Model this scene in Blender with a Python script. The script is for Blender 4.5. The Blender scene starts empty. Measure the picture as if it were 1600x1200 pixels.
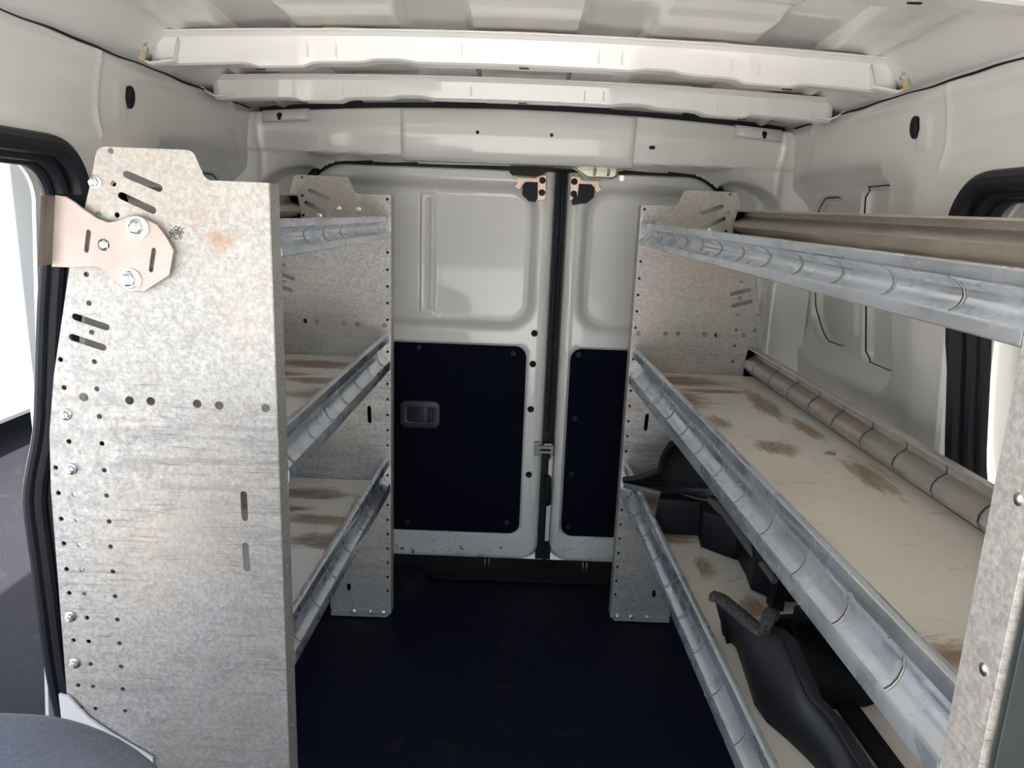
import bpy, bmesh, math, random
from mathutils import Vector, Matrix, Euler
random.seed(7)
S = bpy.context.scene
COL = S.collection
PI = math.pi

# ------------------------------------------------------------------ camera
F_PX = 1150.0
PITCH = math.atan(265 / F_PX)
ROLL = math.radians(2.2)
cam_d = bpy.data.cameras.new('camera')
cam_d.sensor_width = 36.0
cam_d.lens = 36.0 * F_PX / 1600.0
cam_d.clip_start = 0.02
cam = bpy.data.objects.new('camera', cam_d)
COL.objects.link(cam)
fw = Vector((0, math.cos(PITCH), -math.sin(PITCH)))
u0 = Vector((0, math.sin(PITCH), math.cos(PITCH)))
r0 = Vector((1, 0, 0))
rr = r0 * math.cos(ROLL) + u0 * math.sin(ROLL)
uu = u0 * math.cos(ROLL) - r0 * math.sin(ROLL)
m = Matrix((rr, uu, -fw)).transposed().to_4x4()
m.translation = Vector((0, 0, 1.03))
cam.matrix_world = m
S.camera = cam

# ------------------------------------------------------------------ light
S.view_settings.view_transform = 'Standard'
S.view_settings.look = 'None'
S.view_settings.gamma = 1.0
S.view_settings.exposure = .98
world = bpy.data.worlds.new('sky')
S.world = world
world.use_nodes = True
wn = world.node_tree.nodes; wl = world.node_tree.links
wn.clear()
sky = wn.new('ShaderNodeTexSky'); sky.sky_type = 'NISHITA'
sky.sun_disc = False; sky.sun_elevation = math.radians(52); sky.sun_rotation = math.radians(80)
sky.dust_density = 3.0; sky.air_density = 1.0; sky.ozone_density = 1.0
bg = wn.new('ShaderNodeBackground'); bg.inputs['Strength'].default_value = 0.36
hs = wn.new('ShaderNodeHueSaturation'); hs.inputs['Saturation'].default_value = .95
warm = wn.new('ShaderNodeMix'); warm.data_type = 'RGBA'; warm.blend_type = 'MULTIPLY'; warm.inputs[0].default_value = 1; warm.inputs[7].default_value = (1.0, 1, .98, 1)
wo = wn.new('ShaderNodeOutputWorld')
wl.new(sky.outputs[0], hs.inputs['Color']); wl.new(hs.outputs[0], warm.inputs[6]); wl.new(warm.outputs[2], bg.inputs[0]); wl.new(bg.outputs[0], wo.inputs[0])
sd = bpy.data.lights.new('sun', 'SUN'); sd.energy = 17.0; sd.angle = math.radians(0.6); sd.color = (1, .96, .90)
sun = bpy.data.objects.new('sun', sd); COL.objects.link(sun)
sun.rotation_euler = Vector((-0.50, 0.50, -0.85)).to_track_quat('-Z', 'Y').to_euler()

# ------------------------------------------------------------------ helpers
def tag(o, label=None, cat=None, group=None, kind=None):
    if label: o['label'] = label
    if cat: o['category'] = cat
    if group: o['group'] = group
    if kind: o['kind'] = kind
    return o

def empty(name, loc, label=None, cat=None, group=None):
    o = bpy.data.objects.new(name, None); COL.objects.link(o)
    o.location = loc; o.empty_display_size = .05
    return tag(o, label, cat, group)

def wloc(o):
    v = Vector((0, 0, 0))
    while o:
        v += Vector(o.location); o = o.parent
    return v

class MB:
    """collects shapes in world coordinates; build() links ONE mesh object"""
    def __init__(s): s.v = []; s.f = []; s.m = []; s.cm = 0
    def add(s, vs, fs):
        b = len(s.v); s.v += [Vector(v) for v in vs]
        for f in fs: s.f.append([b + i for i in f]); s.m.append(s.cm)
        return s
    def box(s, c, d, rot=None):
        c = Vector(c); R = rot.to_matrix() if rot else Matrix.Identity(3)
        vs = [c + R @ Vector((x * d[0] / 2, y * d[1] / 2, z * d[2] / 2)) for x in (-1, 1) for y in (-1, 1) for z in (-1, 1)]
        return s.add(vs, [(0, 1, 3, 2), (4, 6, 7, 5), (0, 4, 5, 1), (2, 3, 7, 6), (0, 2, 6, 4), (1, 5, 7, 3)])
    def prism(s, poly, ext):
        ext = Vector(ext); n = len(poly)
        a = [Vector(p) for p in poly]; b = [p + ext for p in a]
        return s.add(a + b, [list(range(n)), list(range(2 * n - 1, n - 1, -1))] + [(i, (i + 1) % n, n + (i + 1) % n, n + i) for i in range(n)])
    def tube(s, pts, r, n=10, caps=True, sx=1.0):
        pts = [Vector(p) for p in pts]; rings = []
        up = None
        for i, p in enumerate(pts):
            t = (pts[min(i + 1, len(pts) - 1)] - pts[max(i - 1, 0)]).normalized()
            if up is None:
                up = Vector((0, 0, 1)) if abs(t.z) < .9 else Vector((1, 0, 0))
            a = t.cross(up).normalized(); up = a.cross(t).normalized()
            rad = r[i] if isinstance(r, (list, tuple)) else r
            rings.append([p + (a * math.cos(k * 2 * PI / n) * sx + up * math.sin(k * 2 * PI / n)) * rad for k in range(n)])
        vs = [v for g in rings for v in g]; fs = []
        for i in range(len(rings) - 1):
            for k in range(n):
                fs.append((i * n + k, i * n + (k + 1) % n, (i + 1) * n + (k + 1) % n, (i + 1) * n + k))
        if caps: fs += [list(range(n - 1, -1, -1)), list(range((len(rings) - 1) * n, len(rings) * n))]
        return s.add(vs, fs)
    def cyl(s, a, b, r, n=16, r2=None):
        return s.tube([a, b], [r, r if r2 is None else r2], n)
    def loft(s, rows, closed=False):
        n = len(rows[0]); vs = [v for g in rows for v in g]; fs = []
        for i in range(len(rows) - 1):
            for k in range(n if closed else n - 1):
                fs.append((i * n + k, i * n + (k + 1) % n, (i + 1) * n + (k + 1) % n, (i + 1) * n + k))
        if closed: fs += [list(range(n - 1, -1, -1)), list(range((len(rows) - 1) * n, len(rows) * n))]
        return s.add(vs, fs)
    def plate(s, outline, holes, t, mp, bevel=0.0, res=4):
        """outline and holes: 2-D polygons; filled, given thickness t, mapped by mp(a, b, c)"""
        cu = bpy.data.curves.new('tmp', 'CURVE'); cu.dimensions = '2D'; cu.fill_mode = 'BOTH'
        cu.extrude = t / 2 - bevel; cu.bevel_depth = bevel; cu.bevel_resolution = 1
        for poly in [outline] + list(holes):
            sp = cu.splines.new('POLY'); sp.points.add(len(poly) - 1); sp.use_cyclic_u = True
            for q, p in zip(sp.points, poly): q.co = (p[0], p[1], 0, 1)
        ob = bpy.data.objects.new('tmp', cu)
        me = bpy.data.meshes.new_from_object(ob)
        s.add([mp(v.co.x, v.co.y, v.co.z) for v in me.vertices], [list(p.vertices) for p in me.polygons])
        bpy.data.objects.remove(ob); bpy.data.meshes.remove(me); bpy.data.curves.remove(cu)
        return s
    def build(s, name, mat, parent=None, smooth=False, angle=35, weld=True):
        me = bpy.data.meshes.new(name)
        o0 = wloc(parent) if parent else Vector((0, 0, 0))
        me.from_pydata([v - o0 for v in s.v], [], s.f)
        for k in (mat if isinstance(mat, (list, tuple)) else [mat]): me.materials.append(k)
        for p, mi in zip(me.polygons, s.m): p.material_index = mi
        bm = bmesh.new(); bm.from_mesh(me)
        if weld: bmesh.ops.remove_doubles(bm, verts=bm.verts, dist=1e-5)
        bmesh.ops.recalc_face_normals(bm, faces=bm.faces)
        if smooth:
            for f in bm.faces: f.smooth = True
            ca = math.radians(angle)
            for e in bm.edges:
                if len(e.link_faces) == 2 and e.calc_face_angle(0) > ca: e.smooth = False
        bm.to_mesh(me); bm.free()
        o = bpy.data.objects.new(name, me); COL.objects.link(o)
        if parent: o.parent = parent
        return o

def rrect(x0, z0, x1, z1, r, n=6, corners=(1, 1, 1, 1)):
    out = []
    for (cx, cz, a0, on) in ((x1 - r, z1 - r, 0, corners[0]), (x0 + r, z1 - r, 90, corners[1]), (x0 + r, z0 + r, 180, corners[2]), (x1 - r, z0 + r, 270, corners[3])):
        if on:
            for k in range(n + 1):
                a = math.radians(a0 + 90 * k / n); out.append((cx + r * math.cos(a), cz + r * math.sin(a)))
        else:
            a = math.radians(a0 + 45); out.append((cx + math.copysign(r, math.cos(a)), cz + math.copysign(r, math.sin(a))))
    return out
def circ(c, r, n=10, ry=None):
    return [(c[0] + r * math.cos(2 * PI * k / n), c[1] + (ry or r) * math.sin(2 * PI * k / n)) for k in range(n)]
def slot(a, b, r, n=5):
    a = Vector(a); b = Vector(b); d = (b - a).normalized(); t = math.atan2(d.y, d.x); out = []
    for c, s0 in ((b, -90), (a, 90)):
        for k in range(n + 1):
            q = t + math.radians(s0 + 180 * k / n); out.append((c.x + r * math.cos(q), c.y + r * math.sin(q)))
    return out
def lerp(a, b, t): return a + (b - a) * t
def interp(tab, x):
    if x <= tab[0][0]: return tab[0][1]
    for (a, va), (b, vb) in zip(tab, tab[1:]):
        if x <= b: return lerp(va, vb, (x - a) / (b - a))
    return tab[-1][1]
def sst(a, b, x):
    t = max(0., min(1., (x - a) / (b - a))); return t * t * (3 - 2 * t)
def sdrr(x, y, x0, y0, x1, y1, r):
    """signed distance to a rounded rectangle, negative inside"""
    qx = abs(x - (x0 + x1) / 2) - (x1 - x0) / 2 + r; qy = abs(y - (y0 + y1) / 2) - (y1 - y0) / 2 + r
    return math.hypot(max(qx, 0), max(qy, 0)) + min(max(qx, qy), 0) - r

# ------------------------------------------------------------------ materials
class NT:
    def __init__(s, name):
        s.mat = bpy.data.materials.new(name); s.mat.use_nodes = True
        s.t = s.mat.node_tree; s.n = s.t.nodes; s.b = s.n['Principled BSDF']
        s.co = s.n.new('ShaderNodeTexCoord')
    def i(s, k, v): s.b.inputs[k].default_value = v
    def link(s, a, b): s.t.links.new(a, b)
    def mapping(s, scale=(1, 1, 1), rot=(0, 0, 0)):
        mp = s.n.new('ShaderNodeMapping'); mp.inputs['Scale'].default_value = scale; mp.inputs['Rotation'].default_value = rot
        g = s.n.new('ShaderNodeNewGeometry')
        s.link(g.outputs['Position'], mp.inputs[0]); return mp.outputs[0]
    def noise(s, scale, detail=4, rough=.55, vec=None, dist=0.):
        q = s.n.new('ShaderNodeTexNoise'); q.inputs['Scale'].default_value = scale; q.inputs['Detail'].default_value = detail
        q.inputs['Roughness'].default_value = rough; q.inputs['Distortion'].default_value = dist
        s.link(vec if vec is not None else s.mapping(), q.inputs['Vector']); return q.outputs[0]
    def voro(s, scale, vec=None, feature='F1', out='Distance'):
        q = s.n.new('ShaderNodeTexVoronoi'); q.feature = feature; q.inputs['Scale'].default_value = scale
        s.link(vec if vec is not None else s.mapping(), q.inputs['Vector']); return q.outputs[out]
    def ramp(s, fac, stops, interp='LINEAR'):
        q = s.n.new('ShaderNodeValToRGB'); q.color_ramp.interpolation = interp; e = q.color_ramp.elements
        while len(e) < len(stops): e.new(.5)
        for el, (p, c) in zip(e, stops):
            el.position = p; el.color = (c, c, c, 1) if isinstance(c, (int, float)) else (*c, 1)
        s.link(fac, q.inputs[0]); return q.outputs[0]
    def mix(s, fac, a, b, mode='MIX'):
        q = s.n.new('ShaderNodeMix'); q.data_type = 'RGBA'; q.blend_type = mode
        for sock, val in ((q.inputs[0], fac), (q.inputs[6], a), (q.inputs[7], b)):
            if isinstance(val, (int, float)): sock.default_value = val
            elif isinstance(val, tuple): sock.default_value = (*val, 1)
            else: s.link(val, sock)
        return q.outputs[2]
    def math(s, op, a, b=0.):
        q = s.n.new('ShaderNodeMath'); q.operation = op
        for sock, val in ((q.inputs[0], a), (q.inputs[1], b)):
            if isinstance(val, (int, float)): sock.default_value = val
            else: s.link(val, sock)
        return q.outputs[0]
    def bump(s, h, strength=.2, dist=.001):
        q = s.n.new('ShaderNodeBump'); q.inputs['Strength'].default_value = strength; q.inputs['Distance'].default_value = dist
        s.link(h, q.inputs['Height']); s.link(q.outputs[0], s.b.inputs['Normal']); return q

def simple(name, col, rough=.5, metal=0., coat=0., bumps=None):
    t = NT(name); t.i('Base Color', (*col, 1)); t.i('Roughness', rough); t.i('Metallic', metal); t.i('Coat Weight', coat); t.i('Coat Roughness', .06)
    if max(col) < .08 and metal == 0: t.i('Specular IOR Level', .28)
    if bumps: t.bump(t.noise(bumps[0], 5), bumps[1], bumps[2])
    return t.mat

def paint(name, col, wear=False):
    t = NT(name)
    n = t.noise(6, 5)
    c = t.mix(t.ramp(n, [(.35, 0.), (.75, .25)]), col, (col[0] * .88, col[1] * .86, col[2] * .8))
    if wear:   # black chips and scuffs near the bottom of the rear doors
        w = t.noise(38, 8, .75, t.mapping((1, 1, 1.7)))
        sp = t.n.new('ShaderNodeSeparateXYZ'); t.link(t.mapping(), sp.inputs[0])
        low = t.ramp(sp.outputs['Z'], [(.02, 1.), (.22, 0.)])
        th = t.math('ADD', w, t.math('MULTIPLY', low, .13))
        c = t.mix(t.ramp(th, [(.715, 0.), (.735, 1.)]), c, (.05, .045, .04))
        d = t.ramp(t.noise(9, 6, .7), [(.45, 0.), (.8, .5)])
        c = t.mix(t.math('MULTIPLY', d, low), c, (.42, .37, .30))
    t.link(c, t.b.inputs['Base Color']); t.i('Roughness', .28); t.i('Coat Weight', .6); t.i('Coat Roughness', .05)
    t.bump(t.noise(14, 2), .12, .002)
    return t.mat

def galv(name, dirty=1.):
    t = NT(name)
    med = t.noise(70, 4)
    c = t.mix(t.ramp(t.noise(190, 4, .7), [(.36, 0.), (.64, 1.)]), (.36, .35, .34), (.57, .56, .54))
    sp = t.n.new('ShaderNodeSeparateXYZ'); t.link(t.mapping(), sp.inputs[0])
    zone = t.ramp(sp.outputs['Z'], [(.05, .55), (.30, .8), (.45, 1.), (.68, 1.), (.80, .35), (1., .15)])
    # brownish dust
    c = t.mix(t.math('MULTIPLY', t.ramp(t.noise(4.2, 6, .65), [(.44, 0.), (.70, .55)]), dirty), c, (.58, .49, .38))
    # sideways rub marks
    st = t.noise(1, 6, .72, t.mapping((4, 4, 55)), .5)
    patch = t.ramp(t.noise(3.4, 3), [(.36, 0.), (.60, 1.)])
    c = t.mix(t.math('MULTIPLY', t.math('MULTIPLY', t.ramp(st, [(.46, 0.), (.64, .85 * dirty)]), patch), zone), c, (.27, .235, .22))
    s2 = t.noise(1, 8, .8, t.mapping((13, 13, 190)), .2)
    c = t.mix(t.math('MULTIPLY', t.math('MULTIPLY', t.ramp(s2, [(.53, 0.), (.63, .8 * dirty)]), t.ramp(t.noise(5.1, 3), [(.42, 0.), (.6, 1.)])), zone), c, (.16, .135, .13))
    # scattered dark nicks and scratches
    sc = t.noise(1, 8, .8, t.mapping((50, 50, 95)), .5)
    c = t.mix(t.math('MULTIPLY', t.ramp(sc, [(.655, 0.), (.69, .75)]), t.ramp(t.noise(4.1, 2), [(.44, 0.), (.58, 1.)])), c, (.13, .10, .09))
    # brown stains and a soot-like speckle high on the near panel
    def blob(cx, cz, rx, rz):
        q = t.n.new('ShaderNodeVectorMath'); q.operation = 'SUBTRACT'; t.link(t.mapping(), q.inputs[0]); q.inputs[1].default_value = (cx, .99, cz)
        q2 = t.n.new('ShaderNodeVectorMath'); q2.operation = 'MULTIPLY'; t.link(q.outputs[0], q2.inputs[0]); q2.inputs[1].default_value = (1 / rx, 4, 1 / rz)
        q3 = t.n.new('ShaderNodeVectorMath'); q3.operation = 'LENGTH'; t.link(q2.outputs[0], q3.inputs[0])
        return t.ramp(q3.outputs['Value'], [(.3, 1.), (1., 0.)])
    bl = t.math('MAXIMUM', blob(-.430, 1.010, .05, .035), blob(-.395, .985, .05, .03))
    bl = t.math('MAXIMUM', bl, blob(-.545, .985, .014, .02))
    n3 = t.noise(26, 7, .7)
    c = t.mix(t.ramp(t.math('ADD', n3, t.math('MULTIPLY', bl, .22)), [(.60, 0.), (.82, .75)]), c, (.42, .27, .16))
    n4 = t.noise(420, 3, .7)
    c = t.mix(t.ramp(t.math('ADD', n4, t.math('MULTIPLY', blob(-.452, .990, .020, .018), .30)), [(.74, 0.), (.78, .9)]), c, (.05, .045, .045))
    t.link(c, t.b.inputs['Base Color']); t.i('Metallic', .5)
    t.link(t.ramp(med, [(.3, .38), (.7, .55)]), t.b.inputs['Roughness'])
    t.bump(t.noise(150, 3, .5), .32, .0016)
    return t.mat

def alu(name, tint=(.84, .885, .95), rough=.25):  # default tint has the blue sky reflection put into the colour
    t = NT(name)
    sw = t.noise(9, 8, .75, None, 1.2)
    c = t.mix(t.ramp(sw, [(.35, 0.), (.65, 1.)]), (tint[0] * .82, tint[1] * .83, tint[2] * .85), tint)
    fine = t.noise(1, 7, .8, t.mapping((260, 22, 260)), .4)     # light drag scratches
    c = t.mix(t.ramp(fine, [(.56, 0.), (.66, .45)]), c, (.93, .92, .90))
    dk = t.noise(1, 7, .8, t.mapping((200, 16, 200)), .0)
    c = t.mix(t.ramp(dk, [(.60, 0.), (.74, .22)]), c, (.45, .44, .44))
    c = t.mix(t.ramp(t.noise(6, 5, .6), [(.52, 0.), (.75, .3)]), c, (.64, .57, .47))
    t.link(c, t.b.inputs['Base Color']); t.i('Metallic', .88)
    t.link(t.ramp(t.noise(11, 5, .6), [(.35, rough - .06), (.65, rough + .12)]), t.b.inputs['Roughness'])
    t.bump(t.noise(14, 3, .5), .10, .0012)
    return t.mat

def board(name):
    t = NT(name)
    c = t.mix(t.ramp(t.noise(3, 4), [(.35, 0.), (.7, 1.)]), (.92, .885, .81), (.84, .80, .71))
    pos = t.mapping()
    def blob(cx, cy, rx, ry):
        mp = t.n.new('ShaderNodeVectorMath'); mp.operation = 'SUBTRACT'; t.link(pos, mp.inputs[0]); mp.inputs[1].default_value = (cx, cy, 0)
        m2 = t.n.new('ShaderNodeVectorMath'); m2.operation = 'MULTIPLY'; t.link(mp.outputs[0], m2.inputs[0]); m2.inputs[1].default_value = (1 / rx, 1 / ry, 0)
        m3 = t.n.new('ShaderNodeVectorMath'); m3.operation = 'LENGTH'; t.link(m2.outputs[0], m3.inputs[0])
        return t.ramp(m3.outputs['Value'], [(.35, 1.), (1., 0.)])
    def union(L):
        o = blob(*L[0])
        for q in L[1:]: o = t.math('MAXIMUM', o, blob(*q))
        return o
    across = union([(.40, 1.68, .15, .07), (.36, 1.52, .09, .09), (.47, .62, .14, .05), (.50, .555, .12, .05), (.44, 1.60, .12, .03),
                    (-.45, 1.64, .14, .05), (-.40, 1.50, .12, .04), (-.38, 1.40, .10, .05), (-.52, 1.55, .10, .03)])
    along = union([(.53, 1.50, .035, .16), (.56, 1.33, .025, .10), (.57, 1.10, .035, .13), (.335, 1.20, .018, .35), (.345, .90, .018, .25),
                   (-.345, 1.40, .025, .30), (-.42, 1.22, .04, .09), (.40, 1.36, .03, .06), (.46, 1.22, .05, .05)])
    sx = t.noise(1, 10, .82, t.mapping((7, 30, 30)), .8)       # scuffs running across
    sy = t.noise(1, 10, .82, t.mapping((30, 7, 30)), .8)       # scuffs running along
    fa = t.ramp(t.math('ADD', sx, t.math('MULTIPLY', across, .27)), [(.575, 0.), (.68, .6), (.80, .95)])
    c = t.mix(fa, c, (.30, .20, .13))
    fb = t.ramp(t.math('ADD', sy, t.math('MULTIPLY', along, .27)), [(.58, 0.), (.68, .6), (.80, .95)])
    c = t.mix(fb, c, (.36, .26, .17))
    c = t.mix(t.ramp(t.noise(2.6, 5, .6), [(.5, 0.), (.8, .4)]), c, (.62, .54, .43))
    c = t.mix(t.ramp(t.noise(75, 7, .8), [(.66, 0.), (.70, .7)]), c, (.22, .16, .11))
    t.link(c, t.b.inputs['Base Color']); t.i('Roughness', .5)
    t.bump(t.noise(60, 5), .1, .0008)
    return t.mat

def dark_mat(name, col, dust, rough, scale=220, amt=.4, metal=0.):
    t = NT(name)
    c = t.mix(t.ramp(t.noise(scale, 4, .8), [(.45, 0.), (.8, amt)]), col, dust)
    c = t.mix(t.ramp(t.noise(5, 7, .7, None, 1.4), [(.58, 0.), (.75, .3)]), c, dust)
    t.link(c, t.b.inputs['Base Color']); t.i('Roughness', rough); t.i('Metallic', metal); t.i('Specular IOR Level', .2)
    t.bump(t.noise(scale, 3), .3, .001)
    return t.mat

M = {}
M['paint'] = paint('white_body_paint', (.84, .83, .80))
M['paint_wear'] = paint('worn_white_door_paint', (.80, .79, .765), True)
M['galv'] = galv('galvanised_steel')
M['galv_flange'] = galv('galvanised_flange', .5)
M['alu'] = alu('scuffed_aluminium')
M['alu_back'] = alu('dusty_aluminium', (.66, .62, .57), .40)
M['board'] = board('scuffed_white_shelf_board')
M['mat'] = dark_mat('navy_rubber_floor', (.0020, .0032, .0120), (.13, .105, .085), .6, 60, .02)
M['carpet'] = dark_mat('navy_door_carpet', (.0018, .0028, .0095), (.006, .007, .016), 1.0, 500, .6)
M['rubber'] = simple('black_rubber', (.016, .017, .022), .48)
M['plastic'] = simple('black_plastic', (.004, .0045, .006), .5, bumps=(180, .15, .0006))
M['plastic_soft'] = simple('grey_black_moulded_plastic', (.017, .018, .022), .46, bumps=(90, .2, .0008))
M['foam'] = dark_mat('dark_grey_foam', (.022, .021, .021), (.16, .15, .145), .95, 300, 1.)
M['zinc'] = simple('zinc_plated_steel', (.70, .71, .70), .28, 1., bumps=(90, .2, .0006))
M['yellow_zinc'] = simple('yellow_zinc_steel', (.42, .31, .25), .26, 1., bumps=(60, .2, .0006))
M['olive_zinc'] = simple('olive_zinc_steel', (.56, .55, .44), .35, .9)
M['pink_zinc'] = None
t = NT('scratched_bracket_steel')
c = t.mix(t.ramp(t.noise(14, 5), [(.3, 0.), (.7, 1.)]), (.50, .40, .365), (.60, .52, .48))
c = t.mix(t.ramp(t.noise(1, 7, .75, t.mapping((18, 18, 60)), 1.5), [(.62, 0.), (.69, .7)]), c, (.28, .20, .20))
t.link(c, t.b.inputs['Base Color']); t.i('Metallic', .55); t.i('Roughness', .42); M['pink_zinc'] = t.mat
M['mastic'] = simple('tan_mastic', (.62, .50, .31), .7)
M['dark_hole'] = simple('dark_plug', (.012, .013, .017), .6)
M['fabric'] = dark_mat('grey_seat_fabric', (.12, .135, .18), (.22, .23, .27), .9, 300, .6)
M['asphalt'] = dark_mat('asphalt', (.005, .0055, .009), (.045, .045, .055), .95, 160, .5)  # base darkened to stand in for the van's shadow on the ground
M['cover'] = simple('dark_green_grey', (.020, .028, .027), .32)
M['white_out'] = simple('white_vehicle_paint', (.85, .86, .86), .25, 0, .5)
M['scuff'] = simple('black_sill_plastic', (.003, .0035, .005), .8, bumps=(40, .3, .001))
M['glove'] = simple('tan_clip_plastic', (.55, .42, .24), .5)

# ------------------------------------------------------------------ body shell of the van
XT = [(-.1, .76), (0, .765), (.2, .785), (.37, .787), (.54, .79), (.65, .757), (.85, .73), (1.04, .697), (1.15, .69), (1.2, .686), (1.265, .675)]
def X(z):
    s = 0
    for d in (-.03, -.015, 0, .015, .03): s += interp(XT, z + d)
    return s / 5
SEAM_Z = 1.264
def roofz(x, y):
    zc = interp([(-.8, 1.372), (.6, 1.368), (1.0, 1.360), (1.35, 1.347), (1.65, 1.322), (1.95, 1.298), (2.2, 1.285)], y)
    z = zc - .026 * (x / .65) ** 2
    e = sst(.60, .675, abs(x))
    return lerp(z, SEAM_Z + .004, e ** 1.4)

# floor
fl = MB(); fl.box((0, .75, -.012), (1.62, 2.62, .024)); fl.build('floor', M['mat']); tag(bpy.data.objects['floor'], kind='structure', label='dark navy rubber mat floor of the cargo bay')

# rear quarter and door surrounds: smooth relief over the side wall
DOOR_Y = 1.19     # rear edge of the sliding door openings
def wall_off(y, z):
    """inward offset of the inner panel"""
    o = 0.0
    # quarter recess behind the pillar
    edge = 1.40 + .03 * math.sin((z - .7) * 5)
    d = sdrr(y, z, edge, .69, 1.965, 1.155, .10)
    o -= .045 * sst(.0, -.05, d)
    # band step in the recess top
    o -= .010 * sst(.0, -.012, sdrr(y, z, 1.47, 1.125, 1.90, 1.15, .012))
    # pressed panels with the outer skin behind
    for (a, b, c2, e, r) in ((1.70, .745, 1.925, 1.10, .08), (1.43, .735, 1.645, 1.118, .022)):
        o -= .022 * sst(.0, -.008, sdrr(y, z, a, b, c2, e, r))
    # upright bead between the two pressed panels
    o -= .008 * sst(0, -.01, sdrr(y, z, 1.655, .79, 1.685, 1.05, .012))
    # pillar swell
    o += .016 * math.exp(-((y - 1.30) / .07) ** 2) * sst(1.2, 1.05, z)
    # raised square pad beside the round hole
    o += .003 * sst(.004, -.004, sdrr(y, z, 1.305, 1.165, 1.345, 1.215, .004))
    # upright weld seam
    o += .004 * math.exp(-((y - (1.255 - .04 * (1.26 - z))) / .004) ** 2) * sst(1.12, 1.13, z)
    o += .0025 * math.exp(-((z - 1.19 - .02 * (1.2 - y)) / .006) ** 2) * sst(1.22, 1.18, y)
    # header above the sliding door swells inward, then rolls into the opening
    o += .010 * sst(1.16, 1.12, z) * sst(1.30, 1.20, y)
    # diagonal crease low on the rear corner
    o += .006 * math.exp(-((y - 1.80 - (1.25 - z) * .6) / .02) ** 2) * sst(1.15, 1.17, z)
    # horizontal crease along the roof rail
    o += .004 * math.exp(-((z - 1.245) / .006) ** 2)
    return o

def snap(x, z, f):
    # pull a point lying just inside an outline onto it
    for _ in range(4):
        d = f(x, z)
        if d >= 0: return x, z
        e = 1e-4; gx = (f(x + e, z) - d) / e; gz = (f(x, z + e) - d) / e; g = math.hypot(gx, gz) or 1
        x -= gx / g * d; z -= gz / g * d
    return x, z
def in_door(y, z):
    return sdrr(y, z, .10, .02, DOOR_Y - .010, 1.100, .075)

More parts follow.
